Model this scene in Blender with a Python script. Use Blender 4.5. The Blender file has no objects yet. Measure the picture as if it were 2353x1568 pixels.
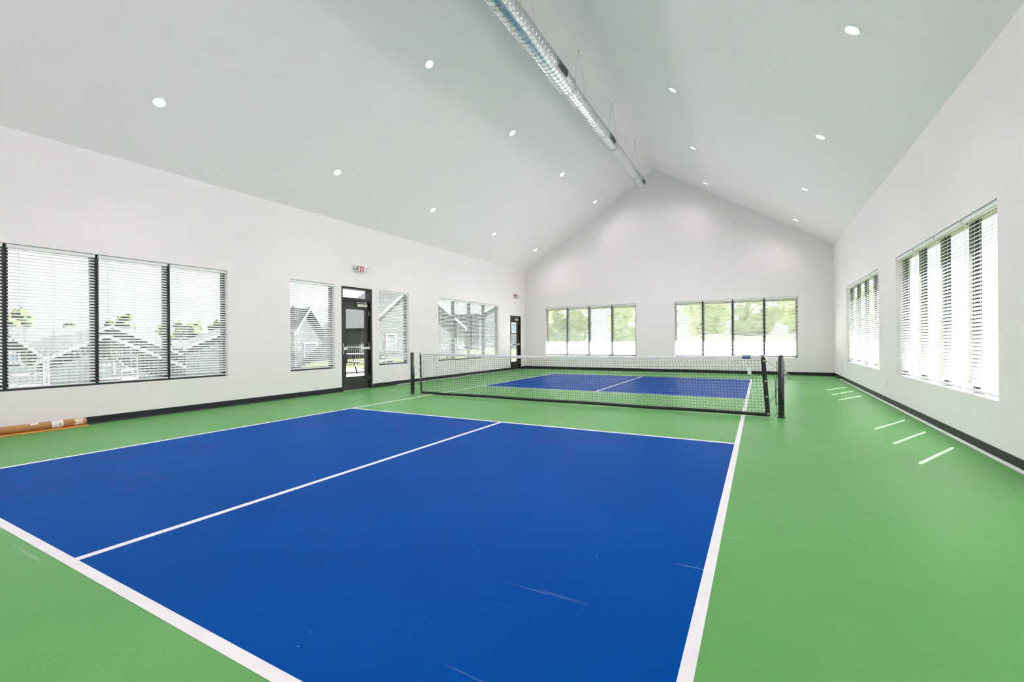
import bpy, bmesh, math, random
from mathutils import Matrix, Vector
PI = math.pi
random.seed(7)
scene = bpy.context.scene
COL = scene.collection

# ------------------------------------------------------------------ room numbers (metres)
XL, XR, YB, YF = -5.29, 5.232, 8.945, -8.945     # inner faces of the four walls
ZE, ZRIDGE, XRIDGE = 3.98, 7.243, -0.05          # eaves, ridge
WT = 0.20                                        # wall thickness
WZ0, WZ1 = 0.555, 2.478                          # window sill / head
NET_TOP = 0.92

# ------------------------------------------------------------------ camera
cam = bpy.data.cameras.new('camera')
cam.sensor_fit = 'HORIZONTAL'; cam.sensor_width = 36.0
cam.lens = 36.0 * 1036.04 / 2353.0
cam.shift_x = (1176.5 - 1184.55) / 2353.0
cam.shift_y = (781.54 - 784.0) / 2353.0
cam.clip_start = 0.05; cam.clip_end = 600
camo = bpy.data.objects.new('camera', cam); COL.objects.link(camo)
r_ = Vector((0.8788616, 0.4770130, -0.0078082)); u_ = Vector((0.0072359, 0.0030369, 0.9999692)); f_ = Vector((-0.4770220, 0.8788910, 0.0007826))
M = Matrix((( r_.x, u_.x, -f_.x, 3.25646), (r_.y, u_.y, -f_.y, -7.66195), (r_.z, u_.z, -f_.z, 1.16665), (0, 0, 0, 1)))
camo.matrix_world = M
scene.camera = camo

# ------------------------------------------------------------------ view, world, sun
vs = scene.view_settings
vs.view_transform = 'Standard'; vs.look = 'None'; vs.gamma = 1.0; vs.use_curve_mapping = False
vs.exposure = 0.13
SKY = 1.6
SUN = 125.0
LAMP = 160.0
scene.cycles.max_bounces = 9
scene.cycles.diffuse_bounces = 7
scene.cycles.transparent_max_bounces = 16
scene.cycles.sample_clamp_indirect = 0.0

world = bpy.data.worlds.new('sky'); scene.world = world; world.use_nodes = True
nt = world.node_tree; nt.nodes.clear()
tc = nt.nodes.new('ShaderNodeTexCoord'); sx = nt.nodes.new('ShaderNodeSeparateXYZ')
ramp = nt.nodes.new('ShaderNodeValToRGB'); nz = nt.nodes.new('ShaderNodeTexNoise')
mixn = nt.nodes.new('ShaderNodeMix'); mixn.data_type = 'RGBA'
bgn = nt.nodes.new('ShaderNodeBackground'); outn = nt.nodes.new('ShaderNodeOutputWorld')
ramp.color_ramp.elements[0].position = 0.0; ramp.color_ramp.elements[0].color = (0.86, 0.93, 0.97, 1)
ramp.color_ramp.elements[1].position = 0.75; ramp.color_ramp.elements[1].color = (0.66, 0.83, 0.97, 1)
nz.inputs['Scale'].default_value = 2.2; nz.inputs['Detail'].default_value = 4
cr = nt.nodes.new('ShaderNodeValToRGB'); cr.color_ramp.elements[0].position = 0.42; cr.color_ramp.elements[1].position = 0.66
nt.links.new(tc.outputs['Generated'], sx.inputs[0]); nt.links.new(sx.outputs['Z'], ramp.inputs[0])
nt.links.new(tc.outputs['Generated'], nz.inputs['Vector']); nt.links.new(nz.outputs[0], cr.inputs[0])
nt.links.new(cr.outputs[0], mixn.inputs[0]); nt.links.new(ramp.outputs[0], mixn.inputs[6])
mixn.inputs[7].default_value = (0.97, 0.98, 1.0, 1)
nt.links.new(mixn.outputs[2], bgn.inputs[0]); bgn.inputs[1].default_value = SKY
nt.links.new(bgn.outputs[0], outn.inputs[0])

sun = bpy.data.lights.new('sun', 'SUN'); sun.energy = SUN; sun.angle = math.radians(0.6); sun.color = (1.0, 0.92, 0.93)
suno = bpy.data.objects.new('sun', sun); COL.objects.link(suno)
suno.rotation_euler = Vector((0.465, 0.885, 1.30)).to_track_quat('Z', 'Y').to_euler()
suno.location = (20, 40, 50)

# ------------------------------------------------------------------ materials
def mat(name, col, rough=0.5, metal=0.0, spec=0.5, col2=None, nscale=20.0, detail=4.0, bump=0.0, bscale=None,
        stretch=None, emit=None, emit_s=0.0, lo=0.4, hi=0.6, coat=0.0):
    m = bpy.data.materials.new(name); m.use_nodes = True
    nt = m.node_tree; b = nt.nodes['Principled BSDF']
    b.inputs['Base Color'].default_value = (*col, 1); b.inputs['Roughness'].default_value = rough
    b.inputs['Metallic'].default_value = metal; b.inputs['Specular IOR Level'].default_value = spec
    b.inputs['Coat Weight'].default_value = coat
    if emit: b.inputs['Emission Color'].default_value = (*emit, 1); b.inputs['Emission Strength'].default_value = emit_s
    if col2 is None: col2 = tuple(min(1, c * 0.94) for c in col)
    tc = nt.nodes.new('ShaderNodeTexCoord'); mp = nt.nodes.new('ShaderNodeMapping')
    if stretch: mp.inputs['Scale'].default_value = stretch
    n = nt.nodes.new('ShaderNodeTexNoise'); n.inputs['Scale'].default_value = nscale; n.inputs['Detail'].default_value = detail
    r = nt.nodes.new('ShaderNodeValToRGB'); r.color_ramp.elements[0].position = lo; r.color_ramp.elements[1].position = hi
    r.color_ramp.elements[0].color = (*col2, 1); r.color_ramp.elements[1].color = (*col, 1)
    nt.links.new(tc.outputs['Object'], mp.inputs[0]); nt.links.new(mp.outputs[0], n.inputs['Vector'])
    nt.links.new(n.outputs[0], r.inputs[0]); nt.links.new(r.outputs[0], b.inputs['Base Color'])
    if bump > 0:
        n2 = nt.nodes.new('ShaderNodeTexNoise'); n2.inputs['Scale'].default_value = bscale or nscale * 4; n2.inputs['Detail'].default_value = 2
        nt.links.new(mp.outputs[0], n2.inputs['Vector'])
        bp = nt.nodes.new('ShaderNodeBump'); bp.inputs['Strength'].default_value = bump; bp.inputs['Distance'].default_value = 0.002
        nt.links.new(n2.outputs[0], bp.inputs['Height']); nt.links.new(bp.outputs[0], b.inputs['Normal'])
    return m

def floor_mat(name, col, col2, spec, rough, speck, speck_col):
    m = mat(name, col, rough, 0, spec, col2, 1.3, 5, 0.25, 260.0, lo=0.3, hi=0.7)
    nt = m.node_tree; b = nt.nodes['Principled BSDF']
    src = b.inputs['Base Color'].links[0].from_socket
    tc = nt.nodes.new('ShaderNodeTexCoord')
    gr = nt.nodes.new('ShaderNodeTexNoise'); gr.inputs['Scale'].default_value = 170; gr.inputs['Detail'].default_value = 2
    nt.links.new(tc.outputs['Object'], gr.inputs['Vector'])
    gm = nt.nodes.new('ShaderNodeMix'); gm.data_type = 'RGBA'; gm.blend_type = 'OVERLAY'; gm.inputs[0].default_value = 0.28
    nt.links.new(src, gm.inputs[6]); nt.links.new(gr.outputs[0], gm.inputs[7])
    # sparse pale scuffs and specks of dust
    vo = nt.nodes.new('ShaderNodeTexVoronoi'); vo.inputs['Scale'].default_value = 3.1; vo.inputs['Randomness'].default_value = 1.0
    nt.links.new(tc.outputs['Object'], vo.inputs['Vector'])
    th = nt.nodes.new('ShaderNodeMath'); th.operation = 'LESS_THAN'; th.inputs[1].default_value = speck
    nt.links.new(vo.outputs['Distance'], th.inputs[0])
    mp = nt.nodes.new('ShaderNodeMapping'); mp.inputs['Scale'].default_value = (1.2, 16, 1); mp.inputs['Rotation'].default_value = (0, 0, 0.5)
    nt.links.new(tc.outputs['Object'], mp.inputs[0])
    sc_ = nt.nodes.new('ShaderNodeTexNoise'); sc_.inputs['Scale'].default_value = 1.1; sc_.inputs['Detail'].default_value = 3
    nt.links.new(mp.outputs[0], sc_.inputs['Vector'])
    sr = nt.nodes.new('ShaderNodeValToRGB'); sr.color_ramp.elements[0].position = 0.70; sr.color_ramp.elements[1].position = 0.80
    sr.color_ramp.elements[1].color = (0.35, 0.35, 0.35, 1)
    nt.links.new(sc_.outputs[0], sr.inputs[0])
    mx = nt.nodes.new('ShaderNodeMath'); mx.operation = 'MAXIMUM'
    nt.links.new(th.outputs[0], mx.inputs[0]); nt.links.new(sr.outputs[0], mx.inputs[1])
    sm = nt.nodes.new('ShaderNodeMix'); sm.data_type = 'RGBA'
    nt.links.new(mx.outputs[0], sm.inputs[0]); nt.links.new(gm.outputs[2], sm.inputs[6]); sm.inputs[7].default_value = (*speck_col, 1)
    nt.links.new(sm.outputs[2], b.inputs['Base Color'])
    return m

def glass_mat(name, tint=(0.97, 1.0, 0.99), refl=0.025):
    m = bpy.data.materials.new(name); m.use_nodes = True; nt = m.node_tree; nt.nodes.clear()
    o = nt.nodes.new('ShaderNodeOutputMaterial'); t = nt.nodes.new('ShaderNodeBsdfTransparent'); g = nt.nodes.new('ShaderNodeBsdfGlossy')
    mx = nt.nodes.new('ShaderNodeMixShader'); lw = nt.nodes.new('ShaderNodeLayerWeight'); lw.inputs[0].default_value = 0.5
    pw = nt.nodes.new('ShaderNodeMath'); pw.operation = 'POWER'; pw.inputs[1].default_value = 5.0
    ma = nt.nodes.new('ShaderNodeMath'); ma.operation = 'MULTIPLY_ADD'; ma.inputs[1].default_value = 0.4; ma.inputs[2].default_value = refl
    t.inputs[0].default_value = (*tint, 1); g.inputs['Roughness'].default_value = 0.02
    nt.links.new(lw.outputs['Facing'], pw.inputs[0]); nt.links.new(pw.outputs[0], ma.inputs[0]); nt.links.new(ma.outputs[0], mx.inputs[0])
    nt.links.new(t.outputs[0], mx.inputs[1]); nt.links.new(g.outputs[0], mx.inputs[2])
    nt.links.new(mx.outputs[0], o.inputs[0]); return m

def band_mat(name, col, col2, pitch, rough=0.8, axis='Z', noise=0.3):
    """siding boards / shingle courses far away: saw-tooth bands with relief"""
    m = bpy.data.materials.new(name); m.use_nodes = True; nt = m.node_tree; b = nt.nodes['Principled BSDF']
    b.inputs['Roughness'].default_value = rough; b.inputs['Specular IOR Level'].default_value = 0.2
    tc = nt.nodes.new('ShaderNodeTexCoord'); w = nt.nodes.new('ShaderNodeTexWave'); w.wave_type = 'BANDS'; w.bands_direction = axis; w.wave_profile = 'SAW'
    w.inputs['Scale'].default_value = 2 * PI / (20.0 * pitch); w.inputs['Distortion'].default_value = 0
    n = nt.nodes.new('ShaderNodeTexNoise'); n.inputs['Scale'].default_value = 6; n.inputs['Detail'].default_value = 5
    nt.links.new(tc.outputs['Object'], w.inputs['Vector']); nt.links.new(tc.outputs['Object'], n.inputs['Vector'])
    a = nt.nodes.new('ShaderNodeMath'); a.operation = 'MULTIPLY_ADD'; a.inputs[1].default_value = noise
    nt.links.new(n.outputs[0], a.inputs[0]); nt.links.new(w.outputs[0], a.inputs[2])
    r = nt.nodes.new('ShaderNodeValToRGB'); r.color_ramp.elements[0].position = 0.12; r.color_ramp.elements[1].position = 0.45 + noise * 0.5
    r.color_ramp.elements[0].color = (*col2, 1); r.color_ramp.elements[1].color = (*col, 1)
    nt.links.new(a.outputs[0], r.inputs[0]); nt.links.new(r.outputs[0], b.inputs['Base Color'])
    bp = nt.nodes.new('ShaderNodeBump'); bp.inputs['Strength'].default_value = 0.6; bp.inputs['Distance'].default_value = 0.02
    nt.links.new(w.outputs[0], bp.inputs['Height']); nt.links.new(bp.outputs[0], b.inputs['Normal'])
    return m

MT = {}
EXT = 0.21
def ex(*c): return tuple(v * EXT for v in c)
MT['wall'] = mat('wall_paint', (0.905, 0.855, 0.87), 0.85, 0, 0.25, (0.895, 0.845, 0.86), 3, 3, 0.12, 220)
MT['ceil'] = mat('ceiling_paint', (0.99, 0.90, 0.945), 0.9, 0, 0.2, (0.985, 0.895, 0.94), 2, 3, 0.1, 200)
MT['green'] = floor_mat('green_court_paint', (0.122, 0.345, 0.102), (0.104, 0.318, 0.088), 0.10, 0.42, 0.012, (0.55, 0.62, 0.5))
MT['blue'] = floor_mat('blue_court_paint', (0.0, 0.066, 0.305), (0.0, 0.056, 0.27), 0.012, 0.45, 0.010, (0.35, 0.45, 0.6))
MT['line'] = mat('white_line_paint', (0.74, 0.73, 0.74), 0.6, 0, 0.3, (0.70, 0.69, 0.70), 8, 5, 0.1, 200)
MT['base'] = mat('black_vinyl_base', (0.008, 0.010, 0.013), 0.5, 0, 0.4, (0.012, 0.014, 0.018), 6, 3, 0.05, 80)
MT['frame'] = mat('black_aluminium', (0.010, 0.010, 0.013), 0.35, 0.0, 0.5, (0.014, 0.013, 0.017), 10, 3)
MT['door'] = mat('dark_bronze_door', (0.022, 0.020, 0.019), 0.4, 0.0, 0.5, (0.028, 0.025, 0.024), 5, 3)
MT['glass'] = glass_mat('window_glass')
MT['slat'] = mat('white_faux_wood', (0.86, 0.87, 0.86), 0.5, 0, 0.35, (0.83, 0.84, 0.835), 12, 4, 0.03, 90, stretch=(0.3, 4, 4))
MT['cord'] = mat('blind_cord', (0.80, 0.80, 0.78), 0.8, 0, 0.2, None, 60, 2)
MT['galv'] = mat('galvanised_steel', (0.80, 0.80, 0.815), 0.30, 1.0, 0.5, (0.68, 0.70, 0.72), 5, 4, 0.03, 50, lo=0.35, hi=0.65)
MT['seam'] = mat('duct_collar_steel', (0.62, 0.65, 0.66), 0.35, 1.0, 0.5, (0.5, 0.53, 0.54), 9, 4)
MT['lock'] = mat('duct_seam_shaded', (0.30, 0.33, 0.34), 0.5, 0.7, 0.4, (0.24, 0.27, 0.28), 9, 4)  # lock seam steel, darkened to carry the ridge's shadow lines
MT['grille'] = mat('dark_grille', (0.035, 0.032, 0.034), 0.5, 0, 0.4, (0.05, 0.045, 0.047), 40, 3)
MT['wire'] = mat('hanger_wire_steel', (0.42, 0.43, 0.44), 0.4, 0.6, 0.5, None, 50, 2)
MT['trimw'] = mat('white_trim_plastic', (0.88, 0.88, 0.87), 0.45, 0, 0.4, (0.86, 0.86, 0.85), 12, 2)
MT['lens'] = mat('lamp_lens', (0.9, 0.9, 0.88), 0.4, 0, 0.3, None, 30, 2, emit=(1, 0.97, 0.92), emit_s=5.0)
MT['red'] = mat('exit_red', (0.55, 0.006, 0.03), 0.5, 0, 0.4, (0.45, 0.004, 0.02), 30, 2)
MT['greyp'] = mat('grey_plastic', (0.28, 0.29, 0.29), 0.4, 0, 0.5, (0.22, 0.23, 0.23), 30, 2)
MT['reflector'] = mat('lamp_reflector', (0.75, 0.76, 0.76), 0.2, 0.6, 0.5, (0.6, 0.6, 0.6), 60, 2)
MT['alum'] = mat('brushed_aluminium', (0.66, 0.65, 0.62), 0.35, 0.85, 0.5, (0.56, 0.55, 0.52), 20, 4, stretch=(20, 1, 1))
MT['post'] = mat('black_powder_coat', (0.008, 0.009, 0.011), 0.16, 0, 0.6, (0.010, 0.011, 0.013), 20, 3, coat=0.4)
MT['netk'] = mat('black_net_cord', (0.010, 0.011, 0.012), 0.75, 0, 0.3, (0.016, 0.017, 0.018), 90, 2)
MT['tape'] = mat('white_net_tape', (0.74, 0.73, 0.77), 0.65, 0, 0.3, (0.66, 0.65, 0.70), 6, 5, 0.5, 14, stretch=(1, 1, 6))
MT['vinyl'] = mat('black_vinyl_hem', (0.011, 0.010, 0.015), 0.30, 0, 0.5, (0.022, 0.018, 0.026), 14, 4, 0.8, 40)
MT['brass'] = mat('brass_grommet', (0.80, 0.62, 0.34), 0.3, 0.9, 0.5, None, 40, 2)
MT['logo'] = mat('navy_label', (0.012, 0.05, 0.21), 0.5, 0, 0.4, None, 40, 2)
MT['white'] = mat('white_print', (0.85, 0.86, 0.88), 0.6, 0, 0.3, None, 40, 2)
MT['card'] = mat('brown_cardboard', (0.47, 0.255, 0.105), 0.75, 0, 0.25, (0.40, 0.205, 0.08), 9, 5, 0.15, 60, stretch=(1, 0.3, 1))
MT['wood'] = mat('pine_wood', (0.78, 0.37, 0.10), 0.6, 0, 0.3, (0.62, 0.26, 0.06), 7, 5, stretch=(8, 0.6, 8))
MT['paper'] = mat('white_label_paper', (0.84, 0.83, 0.83), 0.6, 0, 0.3, (0.80, 0.79, 0.80), 60, 3)
MT['ink'] = mat('label_ink', (0.25, 0.25, 0.28), 0.7, 0, 0.2, None, 60, 3)
MT['cleartape'] = mat('packing_tape', (0.50, 0.30, 0.16), 0.12, 0, 0.6, (0.75, 0.66, 0.56), 9, 4, 0.6, 30, stretch=(3, 10, 3), lo=0.55, hi=0.6)
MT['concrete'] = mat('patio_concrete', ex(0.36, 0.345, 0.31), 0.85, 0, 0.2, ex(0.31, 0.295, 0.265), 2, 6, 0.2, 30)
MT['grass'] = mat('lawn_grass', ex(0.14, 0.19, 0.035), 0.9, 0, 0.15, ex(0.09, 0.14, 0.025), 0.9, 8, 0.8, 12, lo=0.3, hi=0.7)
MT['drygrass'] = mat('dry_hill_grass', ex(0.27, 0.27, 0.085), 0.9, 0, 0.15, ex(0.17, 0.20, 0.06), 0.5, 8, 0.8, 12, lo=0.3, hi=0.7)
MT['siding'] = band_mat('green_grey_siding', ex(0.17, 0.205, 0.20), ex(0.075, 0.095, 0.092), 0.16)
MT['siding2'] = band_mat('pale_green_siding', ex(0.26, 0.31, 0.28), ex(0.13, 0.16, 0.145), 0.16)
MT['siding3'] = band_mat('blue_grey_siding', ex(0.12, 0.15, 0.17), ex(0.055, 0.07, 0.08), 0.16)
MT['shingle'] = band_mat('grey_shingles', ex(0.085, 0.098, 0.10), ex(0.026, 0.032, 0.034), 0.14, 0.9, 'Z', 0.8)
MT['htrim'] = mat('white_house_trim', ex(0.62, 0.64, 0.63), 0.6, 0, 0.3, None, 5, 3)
MT['hglass'] = mat('dark_house_glass', (0.03, 0.04, 0.05), 0.1, 0, 0.6, (0.05, 0.065, 0.075), 2, 3)
MT['hdoor'] = mat('dark_house_door', (0.03, 0.045, 0.055), 0.5, 0, 0.4, (0.04, 0.055, 0.065), 3, 3)
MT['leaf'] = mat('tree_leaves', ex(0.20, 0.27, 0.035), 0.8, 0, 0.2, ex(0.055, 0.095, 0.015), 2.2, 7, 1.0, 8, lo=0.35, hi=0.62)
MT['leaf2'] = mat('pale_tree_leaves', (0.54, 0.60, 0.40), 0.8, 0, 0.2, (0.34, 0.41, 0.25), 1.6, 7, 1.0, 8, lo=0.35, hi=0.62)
MT['bark'] = mat('tree_bark', (0.09, 0.065, 0.045), 0.9, 0, 0.2, None, 8, 5, 0.6, 20)
MT['ironw'] = mat('black_iron', (0.012, 0.013, 0.014), 0.5, 0, 0.4, None, 30, 2)
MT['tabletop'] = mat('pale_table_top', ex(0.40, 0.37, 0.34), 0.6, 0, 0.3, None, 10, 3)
MT['roofx'] = mat('roof_shingle_outer', (0.08, 0.085, 0.09), 0.9, 0, 0.2, None, 5, 5)
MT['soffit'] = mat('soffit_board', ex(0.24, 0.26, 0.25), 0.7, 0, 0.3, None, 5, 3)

# ------------------------------------------------------------------ mesh helpers
def bbox(bm, x0, x1, y0, y1, z0, z1):
    v = [bm.verts.new(p) for p in ((x0, y0, z0), (x1, y0, z0), (x1, y1, z0), (x0, y1, z0), (x0, y0, z1), (x1, y0, z1), (x1, y1, z1), (x0, y1, z1))]
    for f in ((3, 2, 1, 0), (4, 5, 6, 7), (0, 1, 5, 4), (1, 2, 6, 5), (2, 3, 7, 6), (3, 0, 4, 7)):
        bm.faces.new([v[i] for i in f])
    return v

def prism(bm, poly, axis, a, b):
    """extrude a 2-d polygon along axis ('x','y','z') from a to b"""
    def P(p, t):
        return {'x': (t, p[0], p[1]), 'y': (p[0], t, p[1]), 'z': (p[0], p[1], t)}[axis]
    A = [bm.verts.new(P(p, a)) for p in poly]; B = [bm.verts.new(P(p, b)) for p in poly]
    n = len(poly)
    bm.faces.new(A); bm.faces.new(B[::-1])
    for i in range(n): bm.faces.new((A[i], B[i], B[(i + 1) % n], A[(i + 1) % n]))

def tube(bm, pts, r, seg=8, cap=True):
    rings = []; pts = [Vector(p) for p in pts]
    for i, p in enumerate(pts):
        d = (pts[min(i + 1, len(pts) - 1)] - pts[max(i - 1, 0)]).normalized()
        a = d.orthogonal().normalized() if i == 0 else (prev - d * prev.dot(d)).normalized()
        prev = a; b = d.cross(a)
        rr = r[i] if isinstance(r, (list, tuple)) else r
        rings.append([bm.verts.new(p + a * math.cos(2 * PI * k / seg) * rr + b * math.sin(2 * PI * k / seg) * rr) for k in range(seg)])
    for A, B in zip(rings, rings[1:]):
        for k in range(seg): bm.faces.new((A[k], A[(k + 1) % seg], B[(k + 1) % seg], B[k]))
    if cap: bm.faces.new(rings[0][::-1]); bm.faces.new(rings[-1])

def lathe(bm, prof, seg=32, axis='z', close=False):
    """prof = [(r, h)...] revolved about the axis"""
    rings = []
    for r, h in prof:
        rg = []
        for k in range(seg):
            a = 2 * PI * k / seg; c, s = r * math.cos(a), r * math.sin(a)
            rg.append(bm.verts.new({'z': (c, s, h), 'y': (c, h, s), 'x': (h, c, s)}[axis]))
        rings.append(rg)
    for A, B in zip(rings, rings[1:]):
        for k in range(seg): bm.faces.new((A[k], A[(k + 1) % seg], B[(k + 1) % seg], B[k]))
    if close:
        bm.faces.new(rings[0]); bm.faces.new(rings[-1])

def mk(name, bm, m, parent=None, loc=None, rot=None, smooth=False, bevel=0.0, autosm=None):
    bmesh.ops.recalc_face_normals(bm, faces=bm.faces)
    me = bpy.data.meshes.new(name); bm.to_mesh(me); bm.free(); me.materials.append(m)
    if smooth:
        for p in me.polygons: p.use_smooth = True
        if autosm: me.set_sharp_from_angle(angle=math.radians(autosm))
    o = bpy.data.objects.new(name, me); COL.objects.link(o)
    if parent: o.parent = parent
    if loc: o.location = loc
    if rot: o.rotation_euler = rot
    if bevel:
        b = o.modifiers.new('bevel', 'BEVEL'); b.width = bevel; b.segments = 2; b.limit_method = 'ANGLE'
    return o

def box(name, m, x0, x1, y0, y1, z0, z1, parent=None, bevel=0.0):
    bm = bmesh.new(); bbox(bm, x0, x1, y0, y1, z0, z1); return mk(name, bm, m, parent, bevel=bevel)

def mesh_copy(o, parent, loc=None, rot=None):
    c = o.copy(); COL.objects.link(c); c.parent = parent
    if loc is not None: c.location = loc
    if rot is not None: c.rotation_euler = rot
    return c

def empty(name, loc=(0, 0, 0), rotz=0.0, rot=None):
    o = bpy.data.objects.new(name, None); COL.objects.link(o); o.location = loc
    o.rotation_euler = rot if rot else (0, 0, rotz); o.empty_display_size = 0.1
    return o

def tag(o, label=None, cat=None, group=None, kind=None):
    if label: o['label'] = label
    if cat: o['category'] = cat
    if group: o['group'] = group
    if kind: o['kind'] = kind
    return o

# wall frames: local +x runs to the right as seen from inside, +y points out of the room
WALL = {'left': ((XL, 0, 0), PI / 2), 'back': ((0, YB, 0), 0.0), 'right': ((XR, 0, 0), -PI / 2)}
# openings as (s0, s1, z0, z1) in those frames
W1, W2, W3, W4 = (-6.61, -2.93), (-1.68, -0.57), (0.79, 1.91), (3.205, 6.80)
W5, W6 = (-4.355, -0.735), (0.62, 4.29)
W7, W8, W9 = (-6.775, -3.13), (-1.88, 1.745), (2.93, 6.61)
D1, D1Z, D2, D2Z = (-0.38, 0.566), 2.47, (7.665, 8.56), 2.142
OPEN = {'left': [(*W1, WZ0, WZ1), (*W2, WZ0, WZ1), (*W3, WZ0, WZ1), (*W4, WZ0, WZ1), (*D1, 0, D1Z), (*D2, 0, D2Z)],
        'back': [(*W5, WZ0, WZ1), (*W6, WZ0, WZ1)], 'right': [(*W7, WZ0, WZ1), (*W8, WZ0, WZ1), (*W9, WZ0, WZ1)]}

def wall_mesh(s0, s1, z1, opens, gable=None):
    """solid wall with real openings: only the outer skin of the filled grid cells"""
    bm = bmesh.new()
    S = sorted({s0, s1, *[o[0] for o in opens], *[o[1] for o in opens]})
    Z = sorted({0.0, z1, *[o[2] for o in opens], *[o[3] for o in opens]})
    if Z[0] < 0: Z = [z for z in Z if z >= 0]
    def solid(i, j):
        if i < 0 or j < 0 or i >= len(S) - 1 or j >= len(Z) - 1: return False
        cs, cz = (S[i] + S[i + 1]) / 2, (Z[j] + Z[j + 1]) / 2
        return not any(o[0] < cs < o[1] and o[2] < cz < o[3] for o in opens)
    cache = {}
    def V(s, d, z):
        k = (round(s, 5), round(d, 5), round(z, 5))
        if k not in cache: cache[k] = bm.verts.new((s, d, z))
        return cache[k]
    for i in range(len(S) - 1):
        for j in range(len(Z) - 1):
            if not solid(i, j): continue
            a, b, c, d = S[i], S[i + 1], Z[j], Z[j + 1]
            bm.faces.new((V(a, 0, c), V(b, 0, c), V(b, 0, d), V(a, 0, d)))
            bm.faces.new((V(a, WT, c), V(a, WT, d), V(b, WT, d), V(b, WT, c)))
            if not solid(i - 1, j): bm.faces.new((V(a, 0, c), V(a, 0, d), V(a, WT, d), V(a, WT, c)))
            if not solid(i + 1, j): bm.faces.new((V(b, 0, c), V(b, WT, c), V(b, WT, d), V(b, 0, d)))
            if not solid(i, j - 1): bm.faces.new((V(a, 0, c), V(a, WT, c), V(b, WT, c), V(b, 0, c)))
            if not solid(i, j + 1) and not (gable and j == len(Z) - 2):
                bm.faces.new((V(a, 0, d), V(b, 0, d), V(b, WT, d), V(a, WT, d)))
    if gable:
        top = [s for s in S]
        px, pz = gable
        for dd in (0, WT):
            vs_ = [V(s, dd, z1) for s in top] + [V(px, dd, pz)]
            bm.faces.new(vs_ if dd == 0 else vs_[::-1])
        bm.faces.new((V(s0, 0, z1), V(px, 0, pz), V(px, WT, pz), V(s0, WT, z1)))
        bm.faces.new((V(px, 0, pz), V(s1, 0, z1), V(s1, WT, z1), V(px, WT, pz)))
    return bm

# ------------------------------------------------------------------ structure
tag(mk('wall_left', wall_mesh(YF - WT, YB + WT, ZE, OPEN['left']), MT['wall'], None, *[WALL['left'][0], (0, 0, PI / 2)]), 'white painted long wall with four windows and two doors', 'wall', kind='structure')
tag(mk('wall_right', wall_mesh(-YB - WT, -YF + WT, ZE, OPEN['right']), MT['wall'], None, *[WALL['right'][0], (0, 0, -PI / 2)]), 'white painted right wall with two wide windows', 'wall', kind='structure')
tag(mk('wall_back', wall_mesh(XL, XR, ZE, OPEN['back'], (XRIDGE, ZRIDGE)), MT['wall'], None, *[WALL['back'][0], (0, 0, 0)]), 'white painted far gable wall with two windows', 'wall', kind='structure')
tag(mk('wall_front', wall_mesh(-XR, -XL, ZE, [], (-XRIDGE, ZRIDGE)), MT['wall'], None, (0, YF, 0), (0, 0, PI)), 'white painted gable wall behind the camera', 'wall', kind='structure')

OVER = 0.40
def slab(name, xa, xb_out, label):
    k = (ZRIDGE - ZE) / (XRIDGE - xa); zo = ZE + k * (xb_out - xa); t = 0.16
    bm = bmesh.new(); prism(bm, [(XRIDGE, ZRIDGE), (xb_out, zo), (xb_out, zo + t), (XRIDGE, ZRIDGE + t)], 'y', YF - 0.5, YB + 0.5)
    return tag(mk(name, bm, MT['ceil']), label, 'ceiling', kind='structure')
slab('ceiling_left', XL, XL - OVER, 'white left slope of the vaulted ceiling')
slab('ceiling_right', XR, XR + OVER, 'white right slope of the vaulted ceiling')

fl = tag(box('floor', MT['green'], XL - WT, XR + WT, YF - WT, YB + WT, -0.12, 0.0), 'green sports floor with blue pickleball court and white lines', 'floor', kind='structure')
LW_ = 0.0508; CX = 3.048; CYB = 6.706; KIT = 2.134
for sgn in (-1, 1):
    y0, y1 = sorted((sgn * KIT, sgn * (CYB - LW_)))
    for xa, xb in ((-CX + LW_, -LW_ / 2), (LW_ / 2, CX - LW_)):
        box('court_panel', MT['blue'], xa, xb, y0, y1, 0.0, 0.0012, fl)
    y0, y1 = sorted((sgn * (KIT - LW_), sgn * KIT))
    box('court_line', MT['line'], -CX + LW_, CX - LW_, y0, y1, 0.0, 0.0018, fl)
    y0, y1 = sorted((sgn * KIT, sgn * (CYB - LW_)))
    box('court_line', MT['line'], -LW_ / 2, LW_ / 2, y0, y1, 0.0, 0.0018, fl)
    y0, y1 = sorted((sgn * (CYB - LW_), sgn * CYB))
    box('court_line', MT['line'], -CX, CX, y0, y1, 0.0, 0.0018, fl)
    x0, x1 = sorted((sgn * (CX - LW_), sgn * CX))
    box('court_line', MT['line'], x0, x1, -CYB + LW_, CYB - LW_, 0.0, 0.0018, fl)

# baseboards (vinyl base with a small cove foot)
BH, BT = 0.105, 0.009
def base_run(name, side, runs):
    (loc, rz) = WALL[side]; e = tag(empty(name, loc, rz), kind='structure')
    for a, b in runs:
        bm = bmesh.new(); prism(bm, [(0, 0), (-BT - 0.012, 0), (-BT - 0.006, 0.012), (-BT, 0.024), (-BT, BH - 0.004), (-BT + 0.004, BH), (0, BH)], 'x', a, b)
        mk('base_strip', bm, MT['base'], e)
    return e
tag(base_run('baseboard_left', 'left', [(YF, D1[0]), (D1[1], D2[0]), (D2[1], YB)]), 'black vinyl base along the left wall', 'baseboard')
tag(base_run('baseboard_back', 'back', [(XL, XR)]), 'black vinyl base along the far wall', 'baseboard')
tag(base_run('baseboard_right', 'right', [(-YB, -YF)]), 'black vinyl base along the right wall', 'baseboard')
bm = bmesh.new(); prism(bm, [(XR - 0.006, 0), (XR - 0.034, 0), (XR - 0.034, 0.012), (XR - 0.022, 0.022), (XR - 0.006, 0.022)], 'y', YF, YB - 1.2)
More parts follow.
